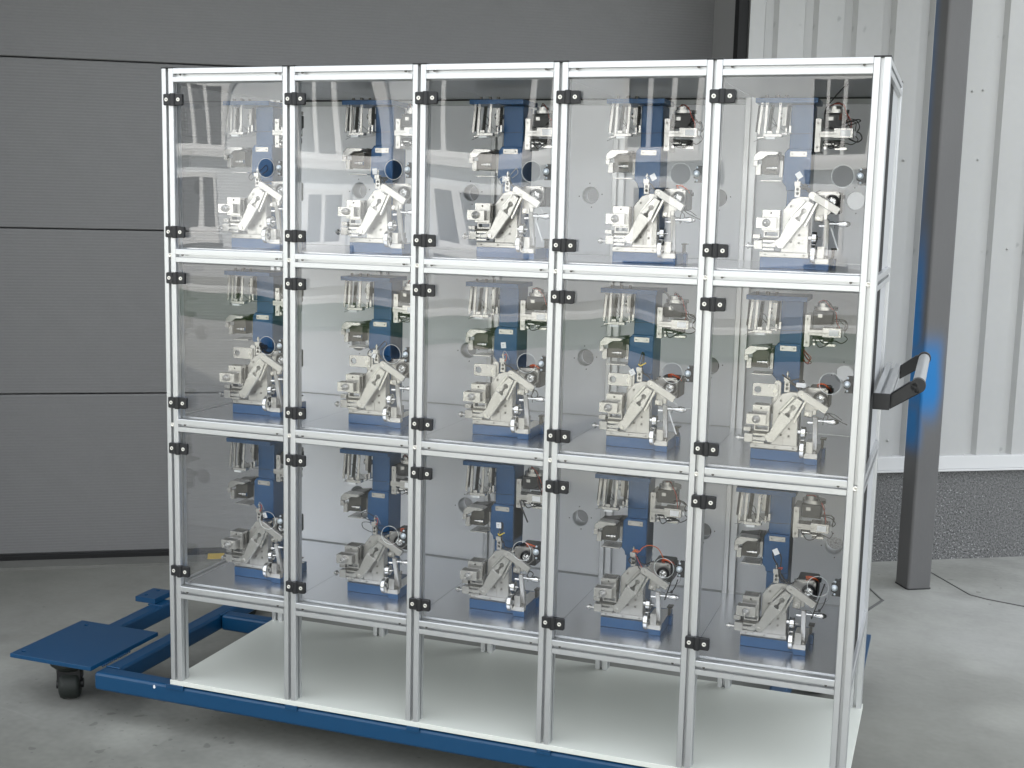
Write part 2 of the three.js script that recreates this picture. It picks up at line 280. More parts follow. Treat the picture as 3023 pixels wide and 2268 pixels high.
// ---------------------------------------------------------------- blue trolley
{
  const t = thing('transport_trolley', 'blue steel trolley frame on castors carrying the glazed rack', 'trolley', [0, GY, 0]);
  const y = -GY, b = (n, x0, x1, y0, y1, z0, z1, r = 0.008) => part(n, box(x0, x1, y0 + y, y1 + y, z0, z1, r), M.blue, t);
  b('beam', -0.292, 2.06, -0.08, -0.02, -0.06, 0, 0.011);                 // front
  b('beam', -0.292, -0.232, -0.0805, -0.0205, -1.30, -0.0605, 0.011);      // left, under the plates' right edge
  b('beam', -0.542, -0.482, -0.0805, -0.0205, -0.72, -0.28, 0.011);
  b('beam', -0.2315, 1.74, -0.0802, -0.0202, -0.70, -0.64, 0.011);
  b('beam', 1.745, 1.805, -0.0805, -0.0205, -1.30, -0.0605, 0.011);
  b('beam', -0.2315, 1.7445, -0.0802, -0.0202, -1.30, -1.24, 0.011);
  for (let k = 0; k < 6; k++) b('spacer_pad', k * P + (k ? 0.005 : -0.017), k * P + 0.046, -0.0205, -0.0155, -0.05, 0.004, 0.001);
  for (let k = 0; k < 6; k++) b('pad_lug', k * P + (k ? 0.005 : -0.017), k * P + 0.046, -0.03, -0.0208, 0.0002, 0.004, 0.001);
  const plate = (x0, x1, z0, z1, hs, thick = 0.014) => {
    const holes = hs.map(h => hole(h[0], -h[1], 0.007));
    const g = extr([[x0, -z1], [x1, -z1], [x1, -z0], [x0, -z0]], 0, thick, holes, 0.0012).rotateX(-Math.PI / 2).translate(0, y - 0.0198, 0);
    part('castor_plate', g, M.blue, t);
  };
  plate(-0.622, -0.303, -0.360, -0.001, [[-0.595, -0.035], [-0.575, -0.325]]);
  plate(-0.605, -0.518, -0.757, -0.645, [[-0.578, -0.675], [-0.568, -0.735]], 0.02);
  plate(1.70, 2.022, -1.338, -1.005, [[1.99, -1.3]]);
  part('paint_chip', new THREE.CylinderGeometry(0.0045, 0.0045, 0.001, 5).rotateX(Math.PI / 2).scale(1, 1.5, 1).translate(-0.062, y - 0.033, 0.0004), M.white, t);
  const weld = (a, b2) => { const n = 14, l = []; for (let i = 0; i <= n; i++) l.push(new THREE.SphereGeometry(0.0042 + rr(-0.0006, 0.0006), 6, 4).translate(a[0] + (b2[0] - a[0]) * i / n, a[1] + (b2[1] - a[1]) * i / n + y, a[2] + (b2[2] - a[2]) * i / n)); part('weld_bead', merge(l), M.blue, t); };
  weld([-0.286, -0.0215, -0.061], [-0.238, -0.0215, -0.061]); weld([-0.2315, -0.0215, -0.695], [-0.2315, -0.0215, -0.645]); weld([-0.2315, -0.03, -0.06], [-0.2315, -0.075, -0.06]); weld([-0.5425, -0.0215, -0.64], [-0.483, -0.0215, -0.64]); weld([-0.303, -0.0215, -0.06], [-0.303, -0.0215, -0.2]);
  const castor = (x, z, turn) => {
    const c = node('castor', t); c.position.set(x, 0, z); c.rotation.y = turn;
    part('wheel', lathe('x', 0, 0.05, 0, [[0, -0.034], [0.036, -0.034], [0.046, -0.03], [0.05, -0.02], [0.05, 0.02], [0.046, 0.03], [0.036, 0.034], [0, 0.034]], 28), M.rubber, c);
    part('fork', merge([box(-0.04, 0.04, 0.06, 0.112, -0.03, 0.03, 0.008), cyl('x', 0, 0.05, 0, 0.016, 0.086, 16)]), M.black, c);
    part('swivel_disc', lathe('y', 0, 0, 0, [[0, 0.1], [0.04, 0.102], [0.062, 0.122], [0.066, 0.132], [0.062, 0.142], [0.05, 0.148], [0.05, y - 0.0202], [0, y - 0.0202]], 28), M.rubber, c);
  };
  castor(-0.49, -0.13, 0.55); castor(1.86, -1.17, 0.4); castor(1.86, -0.3, 0.4); castor(-0.4, -1.1, 0.3);
}

// ---------------------------------------------------------------- rack
const rack = thing('machine_rack', 'tall aluminium profile rack of fifteen glazed bays on a white board', 'display rack', [0, 0, 0]);
function profileShape() { // 40 x 40 mm, an 8 mm T-slot in every side, centred
  const h = 0.02, s = 0.0046, lip = 0.0042, dep = 0.0145, w = 0.0095, r = 0.0022, pts = [];
  const q = [[-h + r, -h], [-s, -h], [-s, -h + lip], [-w, -h + lip], [-w, -h + 0.0075], [-0.0045, -h + dep], [0.0045, -h + dep], [w, -h + 0.0075], [w, -h + lip], [s, -h + lip], [s, -h], [h - r, -h], [h - r * 0.3, -h + r * 0.3]];
  for (let k = 0; k < 4; k++) { const c = [1, 0, -1, 0][k], n = [0, 1, 0, -1][k]; for (const [x, y] of q) pts.push([x * c - y * n, x * n + y * c]); }
  return new THREE.Shape(pts.map(p => new THREE.Vector2(...p)));
}
const prof = (L) => new THREE.ExtrudeGeometry(profileShape(), { depth: L, bevelEnabled: false });   // along z from 0
const conn = cyl('z', 0, 0.0028, 0.0165, 0.0035, 0.004, 10);
const profY = prof(TOP - 0.0012).rotateX(-Math.PI / 2), profX = prof(P - PW - 0.0006).rotateY(Math.PI / 2), profZ = prof(D - 2 * PW - 0.0006);
for (let k = 0; k < 6; k++) for (const z of [-0.02, -D + 0.02]) {
  const m = part('post', profY, M.profile, rack); m.position.set(k * P + 0.02, 0.0002, z);
  part('post_cap', box(-0.0205, 0.0205, 0, 0.004, -0.0205, 0.0205, 0.0012), M.cap, m).position.set(0, TOP - 0.0008, 0);
  if (z > -0.1) for (const y of RAILS.slice(1, 3)) { const s = part('slot_screw', lathe('z', 0, 0, 0, [[0, -0.0005], [0.002, -0.0005], [0.0026, 0.0025], [0.0055, 0.003], [0.007, 0.001], [0.007, -0.006], [0, -0.006]], 14), M.screw, m); s.position.set(0.0, y - 0.02, 0.0175); }
}
for (const y of RAILS) for (let k = 0; k < 5; k++) for (const z of [-0.02, -D + 0.02]) {
  const m = part('cross_rail', profX, M.profile, rack); m.position.set(k * P + PW + 0.0003, y - 0.02, z);
  if (z > -0.1) { for (const x of [0.022, P - PW - 0.022]) part('connector_screw', conn, M.bolt, m).position.x = x; }
}
for (const y of RAILS) for (const k of [0, 5]) { const m = part('side_rail', profZ, M.profile, rack); m.position.set(k * P + 0.02, y - 0.02, -D + PW + 0.0003); }
part('base_board', box(-0.003, 5 * P + PW + 0.003, -0.0152, 0, -D - 0.004, 0.001, 0.0012), M.board, rack);
// sheets
for (let r = 0; r < 3; r++) for (let k = 0; k < 5; k++) {
  const R = RAILS[r + 1], x0 = k * P + (k ? 0.0206 : 0.0402), x1 = (k + 1) * P + (k < 4 ? 0.0194 : -0.0002);
  // floor sheet, notched round the posts by stopping short of them
  part('floor_sheet', merge([box(x0, x1, R + 0.0002, R + 0.003, -D + 0.0405, -0.0405, 0.0004), box(k * P + 0.0405, (k + 1) * P - 0.0005, R + 0.0002, R + 0.003, -0.0404, -0.034, 0)]), M.steelFloor, rack);
  const top = r ? RAILS[r] - 0.0402 : TOP - 0.059;
  const g = extr([[k * P + 0.0402, R + 0.0034], [(k + 1) * P - 0.0002, R + 0.0034], [(k + 1) * P - 0.0002, top], [k * P + 0.0402, top]], -D + 0.018, -D + 0.021, [hole(k * P + 0.329, R + 0.187, 0.0262)], 0.0004, 20);
  part('back_sheet', g, M.backPanel, rack);
  const long = r === 2 && k === 0 ? 0.17 : 0.055;
  part('cable_port', new THREE.TubeGeometry(new THREE.LineCurve3(new THREE.Vector3(k * P + 0.329, R + 0.187, -D + 0.0232), new THREE.Vector3(k * P + 0.329, R + 0.187, -D + 0.018 - long)), 1, 0.0268, 28), M.sidePanel, rack);
  const sc = []; for (let a = 0; a < 4; a++) sc.push(cyl('z', k * P + 0.329 + 0.037 * Math.cos(a * 1.571 + 0.1), R + 0.187 + 0.037 * Math.sin(a * 1.571 + 0.1), -D + 0.0215, 0.0018, 0.0015, 8));
  part('port_screws', merge(sc), M.bolt, rack);
}
for (let k = 0; k < 5; k++) {
  const x0 = k * P + (k ? 0.0215 : 0.0402), x1 = (k + 1) * P + (k < 4 ? 0.0185 : -0.0002);
  part('top_sheet', box(x0, x1, TOP - 0.040, TOP - 0.037, -D + 0.0405, -0.0405, 0.0004), M.topPanel, rack);
  part('back_seal', box(k * P + 0.0402, (k + 1) * P - 0.0002, TOP - 0.0448, TOP - 0.0402, -D + 0.036, -D + 0.0385, 0), M.seal, rack);
  part('back_trim', box(k * P + 0.0402, (k + 1) * P - 0.0002, TOP - 0.0588, TOP - 0.045, -D + 0.018, -D + 0.0375, 0.001), M.trim, rack);
}
for (let r = 0; r < 3; r++) {
  const R = RAILS[r + 1], t = RAILS[r] - 0.0402, x = 5 * P + PW;
  part('side_sheet', box(x - 0.013, x - 0.010, R + 0.0003, t, -D + 0.0405, -0.36, 0.0004), M.sidePanel, rack);
  part('side_seal', box(x - 0.014, x - 0.010, R + 0.0003, t, -0.3597, -0.0405, 0.0004), M.seal, rack);
  part('side_pane', box(0.018, 0.022, R + 0.0003, t, -D + 0.0405, -0.0405, 0), M.pane, rack);
}
// side handle
{
  const h = node('side_handle', rack); h.position.set(0, 0, 0);
  const g = node('handle_bracket', h); g.position.set(2.0625, 1.0195, -0.108); g.rotation.x = 0.0175;
  part('side_handle_profile', prof(0.6).rotateY(Math.PI), M.profile, rack).position.set(0, 0, 0);
  rack.remove(rack.children[rack.children.length - 1]); h.remove(g); rack.remove(h);
  const hb = node('side_handle', rack); hb.position.set(2.0625, 1.0195, -0.1); hb.rotation.x = 0.018;
  part('mount_profile', prof(0.6).translate(0, 0, -0.604), M.profile, hb);
  part('end_cap', box(-0.0208, 0.0208, -0.0208, 0.0208, -0.0038, 0.002, 0.0015), M.hinge, hb);
  for (const z of [-0.03, -0.575]) {
    const a = extr([[0.018, -0.019], [0.0215, -0.021], [0.093, 0.026], [0.082, 0.055], [0.062, 0.05], [0.0205, 0.018]], z - 0.012, z + 0.012, [], 0.003);
    part('handle_arm', merge([a, cyl('z', 0.0855, 0.0435, z, 0.0185, 0.024, 26)]), M.hinge, hb);
  }
  part('grip_tube', cyl('z', 0.0855, 0.0435, -0.3025, 0.0155, 0.517, 26), M.profile, hb);
}
// doors: clear panes with a finger hole, warped a little like real acrylic
function paneGeo(x0, x1, y0, y1, hx, hy, hr, ph) {
  const nx = 34, ny = 44, th = 0.004;
  const f = (x, y) => ph.reduce((s, w) => s + w[0] * Math.cos(w[1] * x + w[2] * y + w[3]), 0);
  const fx = (x, y) => ph.reduce((s, w) => s - w[0] * w[1] * Math.sin(w[1] * x + w[2] * y + w[3]), 0);
  const fy = (x, y) => ph.reduce((s, w) => s - w[0] * w[2] * Math.sin(w[1] * x + w[2] * y + w[3]), 0);
  const cell = (x1 - x0) / nx, V = [];
  for (let j = 0; j <= ny; j++) for (let i = 0; i <= nx; i++) {
    let x = x0 + (x1 - x0) * i / nx, y = y0 + (y1 - y0) * j / ny; const dx = x - hx, dy = y - hy, d = Math.hypot(dx, dy);
    let inside = d < hr + cell * 0.55; if (inside && d > 1e-6) { x = hx + dx / d * hr; y = hy + dy / d * hr; }
    V.push([x, y, inside ? (d > hr - cell * 0.9 ? 1 : 2) : 0]);
  }
  const pos = [], nor = [], uv = [], push = (v, back, n) => { const z = f(v[0], v[1]); pos.push(v[0], v[1], z - (back ? th : 0)); nor.push(...n); uv.push(v[0], v[1]); };
  const nrm = (v, s) => { const n = new THREE.Vector3(-fx(v[0], v[1]), -fy(v[0], v[1]), 1).normalize().multiplyScalar(s); return [n.x, n.y, n.z]; };
  const edges = new Map(), ek = (a, b) => a + '_' + b, tri = (a, b, c) => {
    const [A, B, Cc] = [V[a], V[b], V[c]]; const ar = (B[0] - A[0]) * (Cc[1] - A[1]) - (B[1] - A[1]) * (Cc[0] - A[0]); if (ar < 1e-9) return;
    if (A[2] && B[2] && Cc[2]) return;
    for (const v of [A, B, Cc]) push(v, false, nrm(v, 1));
    for (const v of [A, Cc, B]) push(v, true, nrm(v, -1));
    for (const [p, q] of [[a, b], [b, c], [c, a]]) { if (edges.has(ek(q, p))) edges.delete(ek(q, p)); else edges.set(ek(p, q), [p, q]); }
  };
  for (let j = 0; j < ny; j++) for (let i = 0; i < nx; i++) { const a = j * (nx + 1) + i, b = a + 1, c = a + nx + 1, d = c + 1; if ((i + j) & 1) { tri(a, b, d); tri(a, d, c); } else { tri(a, b, c); tri(b, d, c); } }
  for (const [p, q] of edges.values()) {
    const A = V[p], B = V[q], n = new THREE.Vector3(B[1] - A[1], -(B[0] - A[0]), 0).normalize().toArray();
    for (const [v, bk] of [[A, 0], [A, 1], [B, 1], [A, 0], [B, 1], [B, 0]]) push(v, bk, n);
  }
  const g = new THREE.BufferGeometry(); g.setAttribute('position', new THREE.Float32BufferAttribute(pos, 3)); g.setAttribute('normal', new THREE.Float32BufferAttribute(nor, 3)); g.setAttribute('uv', new THREE.Float32BufferAttribute(uv, 2)); return g;
}
const hingeGeo = (() => {
  const leafA = extr(roundRect(-0.0315, -0.004, -0.0165, 0.0165, 0.004), 0.0005, 0.0085, [], 0.0015, 4);
  const leafB = extr(roundRect(0.004, 0.0325, -0.0165, 0.0165, 0.004), -0.003, 0.0085, [], 0.0015, 4);
  const barrel = extr((() => { const s = new THREE.Shape(); s.moveTo(-0.008, 0.0006); s.lineTo(0.008, 0.0006); s.lineTo(0.008, 0.008); s.absarc(0, 0.008, 0.008, 0, Math.PI); s.lineTo(-0.008, 0.0006); return s; })(), -0.0175, 0.0178, [], 0.001, 8).rotateX(Math.PI / 2).scale(1, -1, 1);
  const p = barrel.attributes.position; for (let i = 0; i < p.count; i++) p.setZ(i, Math.abs(p.getZ(i))); 
  const bar2 = lathe('y', 0, 0, 0.0065, [[0, -0.0178], [0.0075, -0.0178], [0.0085, -0.0168], [0.0085, 0.0168], [0.0075, 0.0178], [0, 0.0178]], 16);
  return merge([leafA, leafB, bar2, box(-0.0085, 0.0085, -0.0172, 0.0172, 0.0006, 0.007, 0)]);
})();
const hingeScrew = lathe('z', 0, 0, 0.0086, [[0, -0.0002], [0.0017, -0.0002], [0.0021, 0.0012], [0.0048, 0.0016], [0.0058, 0.0004], [0.0058, -0.002], [0, -0.002]], 18);
const hexDark = cyl('z', 0, 0, 0.0089, 0.0018, 0.0006, 6);
const latchGeo = merge([extr([[0.0, -0.021], [0.022, -0.021], [0.022, 0.021], [0.006, 0.021], [0.004, 0.012], [-0.002, 0.009], [-0.002, -0.009], [0.004, -0.012]], -0.026, -0.009, [], 0.0015), box(0.016, 0.0215, -0.021, 0.021, -0.034, -0.026, 0.001)]);
const latchBolt = merge([lathe('z', 0.006, 0.001, -0.0075, [[0, 0.006], [0.004, 0.006], [0.0052, 0.005], [0.0052, 0.002], [0.0085, 0.0015], [0.0085, -0.002], [0, -0.002]], 18), lathe('z', 0.007, 0.0165, -0.012, [[0, 0.006], [0.003, 0.005], [0.0036, 0], [0, 0]], 10), lathe('z', 0.007, -0.016, -0.012, [[0, 0.006], [0.003, 0.005], [0.0036, 0], [0, 0]], 10)]);
for (let r = 0; r < 3; r++) for (let k = 0; k < 5; k++) {
  const R = RAILS[r + 1], t = RAILS[r] - 0.04, d = node('glazed_door', rack); d.position.set(k * P, R, 0);
  const ph = []; for (let i = 0; i < 5; i++) { const wl = rr(0.22, 0.7), a = rr(0, Math.PI); ph.push([rr(0.3, 1) * 0.00038 * (wl / 0.3), Math.cos(a) * 6.283 / wl, Math.sin(a) * 6.283 / wl * 0.38, rr(0, 6.28)]); }
  part('pane', paneGeo(0.0415, 0.3982, 0.003, t - R - 0.003, 0.3435, 0.2395, 0.0262, ph), M.pane, d).position.z = -0.0055;
  const rim = new THREE.TorusGeometry(0.0266, 0.0006, 5, 40); part('finger_hole_rim', rim, M.trim, d).position.set(0.3435, 0.2395, -0.005);
  for (const y of [[0.431, 0.4235, 0.432][r], 0.0495]) {
    part('hinge', hingeGeo, M.hinge, d).position.set(0.0425, y, 0);
    for (const x of [-0.0205, 0.0195]) { const s = part('hinge_screw', hingeScrew, M.screw, d); s.position.set(0.0425 + x, y, 0); part('hex_socket', hexDark, M.bolt, d).position.set(0.0425 + x, y, 0); }
  }
  part('latch', latchGeo, M.hinge, d).position.set(0.378, 0.2395, 0);
  part('latch_bolt', latchBolt, M.zinc, d).position.set(0.378, 0.2395, 0);
}

// ---------------------------------------------------------------- bench machines (millimetres in bay coordinates)
const mm = g => g.scale(0.001, 0.001, 0.001);
const OX = 0.2, OY = 0.003, OZ = -0.21;     // the machine's own base point in the bay
const fin = g => mm(g).translate(-OX, -OY, -OZ);
const bx = (x0, x1, y0, y1, z0, z1, r = 0.8) => fin(box(x0, x1, y0, y1, z0, z1, r));
const ext = (pts, z0, z1, holes = [], bev = 0.6, seg = 10) => fin(extr(pts, z0, z1, holes, bev, seg));
const cy = (...a) => fin(cyl(...a));
const la = (...a) => fin(lathe(...a));
const tu = (pts, r, n, c) => fin(tube(pts, r, n, c));
const springGeo = (x0, y0, z0, x1, y1, z1, r, turns) => { // real coil
  const pts = [], N = turns * 8; for (let i = 0; i <= N; i++) { const t = i / N, a = i / 8 * Math.PI * 2; pts.push(new THREE.Vector3(x0 + (x1 - x0) * t + r * Math.cos(a), y0 + (y1 - y0) * t, z0 + (z1 - z0) * t + r * Math.sin(a))); }
  return fin(new THREE.TubeGeometry(new THREE.CatmullRomCurve3(pts), N, 1.35, 4));
};
const dumbbell = (() => { // two round windows joined by a slot, along the arm's axis
  const p = new THREE.Path(), a = Math.atan2(153 - 132, 242 - 228), ux = Math.cos(a), uy = Math.sin(a), R = 6.6, h = 2.6, q = Math.asin(h / R);
  p.absarc(242, 153, R, a + Math.PI - q, a + Math.PI + q, true); p.absarc(228, 132, R, a - q, a + q, true); return p;
})();

const G = {};
G.base_block = merge([bx(133, 311, 0.2 + 3, 32, -300, -155, 1.5), bx(277, 311, 3.2, 19, -154.8, -137, 1), bx(311.2, 321, 3.2, 30, -262, -240, 1)]);
G.base_plate = bx(131, 256, 32.3, 45, -290, -161, 0.8);
G.foot_plate = bx(276, 310, 19.3, 33, -290, -136.5, 0.8);
G.body_plate = ext([[186, 45.2], [186, 154], [208, 183], [229, 190], [251, 190], [254, 45.2]], -188, -160, [], 1);
G.body_seam = bx(216.2, 217, 46, 68, -161, -159.6, 0);
G.column = bx(187, 246, 32.5, 427, -296, -211, 3);
G.column_housing = ext([[175, 226], [177, 303], [186, 314], [246, 314], [246, 205], [186, 205], [184, 216]], -297, -203.6, [], 2);
G.name_plate = ext(roundRect(191, 234.5, 293, 307, 1.5), -203.5, -201.6, [], 0.4);
G.top_plate = bx(100, 259, 428.2, 441, -296, -166, 1.2);
G.top_bolt = cy('y', 0, 445.5, 0, 4.2, 8, 8);
G.tee_plate = bx(251, 266, 306, 392, -296, -213, 0.8);
G.tee_arm = bx(266.3, 304, 341.5, 356.5, -215, -172, 0.8);
G.tee_block = bx(302.5, 350, 339.5, 364, -205, -160, 0.8);
G.tee_label = ext(roundRect(319, 343.5, 344, 359.5, 0.8), -159.9, -159, [], 0.2);
G.tee_slit = bx(262, 313, 349.4, 350.2, -160.2, -159.2, 0);
G.upper_motor = merge([bx(271, 324, 366, 404, -262, -207, 3), bx(272, 325, 320, 337, -250, -215, 3)]);
G.gear_disc = merge([cy('y', 302, 410, -234, 31, 9, 32), cy('y', 296, 419, -234, 17, 9, 20), bx(284, 296, 386, 396, -206.8, -205.6, 0.5)]);
G.lower_fitting = merge([cy('x', 288, 326, -206, 5, 26, 14), cy('x', 310, 322, -203, 6.5, 12, 14), cy('z', 279, 316, -206, 3.5, 14, 10), bx(303, 334, 311, 318, -226, -205, 0.8)]);
G.end_connector = bx(350.3, 357, 345, 357, -190, -170, 0.8);
// cage of strips and springs
const strip = (xb, xt, z, w = 6.6) => ext([[xb + 1, 349], [xb + w - 1, 349], [xb + w, 358], [xt + w, 428], [xt, 428], [xb, 358]], z - 2, z + 2, [hole(xt + w / 2, 424, 1.8)], 0.3, 6);
G.strips = [strip(108.5, 114.5, -170), strip(124.5, 127.5, -168), strip(158.5, 161.5, -168), strip(104, 108, -222, 5), strip(173, 175, -222, 5)];
G.springs = [springGeo(136, 354, -186, 142, 424, -186, 4.4, 26), springGeo(102.5, 356, -205, 107.5, 424, -205, 4.0, 24), springGeo(180, 360, -205, 182.5, 424, -205, 3.8, 24)];
G.cage_panel = bx(165, 184, 372, 420, -212, -208, 0.5);
G.clamp_foot = merge([bx(124, 172, 341.5, 349, -184, -163, 0.8), bx(133, 147, 349.2, 357, -178, -165, 0.8), bx(156, 162, 349.2, 361, -176, -164, 0.8)]);
G.clamp_pad = bx(131, 155.5, 335.5, 341.3, -176, -162, 0.6);
G.clamp_tray = ext([[106, 338], [192, 352], [192, 355], [106, 341]], -275, -186, [], 0.4);
G.cage_fitting = merge([bx(178, 183, 347, 366, -190, -180, 0.6), bx(187, 193, 352, 372, -195, -183, 0.6), cy('x', 172, 398, -216, 8, 24, 16), cy('x', 164, 398, -216, 5, 10, 14)]);
G.clamp_wires = merge([tu([[96, 331, -200], [130, 345, -190], [152, 371, -180], [186, 352, -178], [252, 352, -176]], 0.55, 24), tu([[143, 380, -176], [152, 372, -172], [163, 366, -170]], 1, 8)]);
// gripping jaw half way up
G.finger_plate = ext([[102, 281], [103.5, 294], [116, 305.5], [162, 304.5], [167, 301.5], [160, 296], [137, 294.5], [122, 283], [104, 280]], -205, -168, [], 1);
G.jaw_pads = merge([bx(102.5, 113.5, 266, 281, -178, -166, 0.6), bx(108, 121, 244, 272, -200, -176, 0.6)]);
G.jaw_body = merge([bx(121.3, 163.5, 247, 293, -262, -186, 0.8), ext([[163, 293.5], [163, 306], [120, 299]], -262, -208, [], 0.5), bx(108, 121, 284, 299, -262, -207, 0.6)]);
G.jaw_shelf = bx(122, 176, 228, 231, -240, -178, 0.4);
G.jaw_bolt = merge([cy('x', 149, 262, -181, 3, 28, 12), cy('x', 153, 262, -181, 6.2, 7, 16), cy('x', 144, 262, -181, 5, 4, 6), cy('x', 160.5, 262, -181, 6.5, 5, 6)]);
G.mount_plate = bx(164, 173, 240, 283, -296, -219, 0.6);
G.mount_block = merge([bx(150, 172, 283.3, 297, -296, -225, 0.8), cy('y', 160, 302, -232, 4, 8, 12), bx(173.2, 187, 246, 282, -296, -224, 0.8)]);
// lever arm
G.lever_arm = ext([[171, 74], [180, 57], [193, 55.5], [228, 105], [241, 121], [266, 171], [250, 180], [213, 140], [206, 128], [199, 116], [184, 84]], -140, -128, [dumbbell], 0.8, 12);
G.lever_step = ext([[206, 128], [228, 105.5], [240, 120.5], [236, 124], [218.5, 136], [214, 140]], -127.8, -124.5, [], 0.5);
G.leaf_springs = merge([ext([[207, 141], [210, 137.5], [243, 178], [239, 181]], -150, -141, [], 0.4), ext([[244, 115], [248, 112.5], [277, 174], [272, 177]], -138, -127, [], 0.4), cy('z', 247.5, 120, -126.5, 1.8, 4, 10), cy('z', 257, 173, -126.5, 1.8, 4, 10)]);
G.lever_pin = merge([cy('z', 184, 64.5, -126, 5.2, 5, 20), cy('z', 152, 63.5, -127.5, 2, 3, 10)]);
G.fork_arm = merge([ext([[141, 59], [172, 58], [176, 61], [181, 72], [172, 73.5], [163, 68], [141, 68]], -146, -129.5, [], 0.8), bx(119, 141, 53, 75.5, -152, -128.5, 0.8)]);
G.fork_prongs = merge([bx(141.3, 173, 71, 77, -162, -134, 0.6), bx(141.3, 171, 50.5, 55.5, -160, -133, 0.6)]);
G.thumb_screw = merge([cy('x', 103.5, 60.5, -141, 8.2, 3.6, 22), cy('x', 99, 60.5, -141, 4.6, 4.5, 16), cy('x', 112, 60.5, -141, 3, 14, 12), cy('x', 96, 60.5, -141, 2, 3, 10), cy('x', 108, 60.5, -141, 5.5, 2, 16)]);
G.cross_bar = (() => { // upper bar over the pulley
  const a = Math.atan2(-40, 68), c = Math.cos(a), s = Math.sin(a), s2 = new THREE.Shape(), L = 79, h = 9.7;
  const T = (x, y) => [262 + x * c - y * s, 193 + x * s + y * c]; const m = (x, y) => s2.lineTo(...T(x, y));
  s2.moveTo(...T(0, -h)); m(L - 1.5, -h); m(L, -h + 1.5); m(L, h - 1.5); m(L - 1.5, h); m(0, h);
  for (let i = 1; i < 8; i++) m(h * Math.cos(Math.PI / 2 + i * Math.PI / 8), h * Math.sin(Math.PI / 2 + i * Math.PI / 8));
  return ext(s2, -125, -111.5, [], 1);
})();
G.cross_bar_pin = cy('z', 265, 191, -111.2, 3, 1.6, 14);
G.cross_bar_post = cy('z', 265, 191, -142, 6, 34, 14);
// pulley head
G.head_plate = ext([[268, 204], [320, 205.5], [326, 199.5], [325, 166], [303, 147], [291, 131], [268, 133]], -173, -163, [], 0.8);
G.head_motor = merge([bx(274, 329, 148, 203.5, -252, -173.3, 5), bx(329.2, 334, 186, 197, -240, -222, 1)]);
G.pulley_ring = fin(new THREE.TorusGeometry(14.8, 3.9, 10, 36).scale(1, 1, 1.4).translate(308, 178.5, -152));
G.pulley_hub = merge([la('z', 308, 178.5, -150, [[0, 3], [3, 3], [3.6, 1.5], [4, -2], [9.5, -2.5], [10.6, 2], [11, 2], [11, -12], [0, -12]], 28), ...[0, 1, 2, 3, 4].map(i => fin(new THREE.BoxGeometry(10, 2.2, 3).translate(7.5, 0, 0).rotateZ(i * 1.2566 + 0.4).translate(308, 178.5, -150.5)))]);
G.nut_bracket = merge([bx(268, 289, 127.5, 143, -163, -153, 0.8), bx(289.3, 299, 133, 147, -168, -156, 0.8)]);
G.nut = merge([cy('z', 277, 135.5, -151, 5.6, 5, 6), cy('z', 277, 135.5, -147.5, 3.2, 5, 14)]);
G.stop_wire = tu([[270, 130, -150], [290, 127, -148], [318, 127, -142], [320, 112, -136]], 0.9, 14);
// perforated bracket
G.riser = ext([[212.5, 188], [227, 188], [227, 228], [212.5, 228]], -172, -162, [hole(219.8, 198, 3.6), hole(219.8, 208.5, 3.6)], 0.5, 12);
G.riser_back = bx(213, 226.5, 192, 214, -174.5, -172.4, 0.3);
G.riser_block = bx(211.5, 227, 216.5, 228.5, -161.7, -156, 0.6);
G.riser_screw = merge([cy('y', 219.5, 231, -165, 3, 5, 12), cy('y', 219.5, 237, -165, 4.6, 4, 14), cy('y', 219.5, 241, -165, 2.4, 5, 10)]);
// sample holder with its two open boxes
const cup = (x0, x1, z0, z1, w, y0, y1) => { const h = new THREE.Path(); h.moveTo(x0 + w, -z1 + w); h.lineTo(x0 + w, -z0 - w); h.lineTo(x1 - w, -z0 - w); h.lineTo(x1 - w, -z1 + w); h.closePath(); return fin(extr([[x0, -z1], [x1, -z1], [x1, -z0], [x0, -z0]], 0, y1 - y0, [h], 0.4).rotateX(-Math.PI / 2).translate(0, y0, 0)); };
G.rear_cup = merge([cup(138, 182, -172, -126.5, 3, 101, 154.5), bx(141.2, 178.8, 104, 132, -169, -130, 0)]);
G.front_cup = merge([cup(127.5, 178, -126.2, -93, 2, 107.5, 134.5), bx(129.8, 175.8, 108, 112, -124, -95.2, 0)]);
G.cup_bolt = merge([cy('z', 160, 146.5, -126.4, 2.6, 1.6, 12), bx(182.05, 182.8, 112, 148, -162, -150, 0), bx(182.05, 182.8, 112, 148, -143, -134, 0)]);
G.knob = la('z', 153, 121.5, -93, [[0, 27], [2.3, 27], [3.1, 26], [3.3, 19], [5.4, 18.6], [5.8, 17.5], [5.8, 13], [8.2, 12.4], [8.8, 11.4], [8.8, 6], [10.2, 5.2], [10.6, 4.4], [10.6, 0], [0, 0]], 26);
G.holder_frame = ext([[142, 83], [182, 83], [182, 101], [142, 101]], -166, -136, [(() => { const p = new THREE.Path(); p.moveTo(146, 88); p.lineTo(146, 97); p.lineTo(178, 97); p.lineTo(178, 88); p.closePath(); return p; })()], 0.5);
G.slide = merge([bx(137, 182, 77.4, 82.6, -178, -130, 0.6), bx(126, 186, 71, 77.2, -200, -163, 0.6)]);
G.slide_end = merge([bx(114, 133, 80, 91, -172, -140, 0.8), cy('z', 121, 85, -139, 3, 3, 10)]);
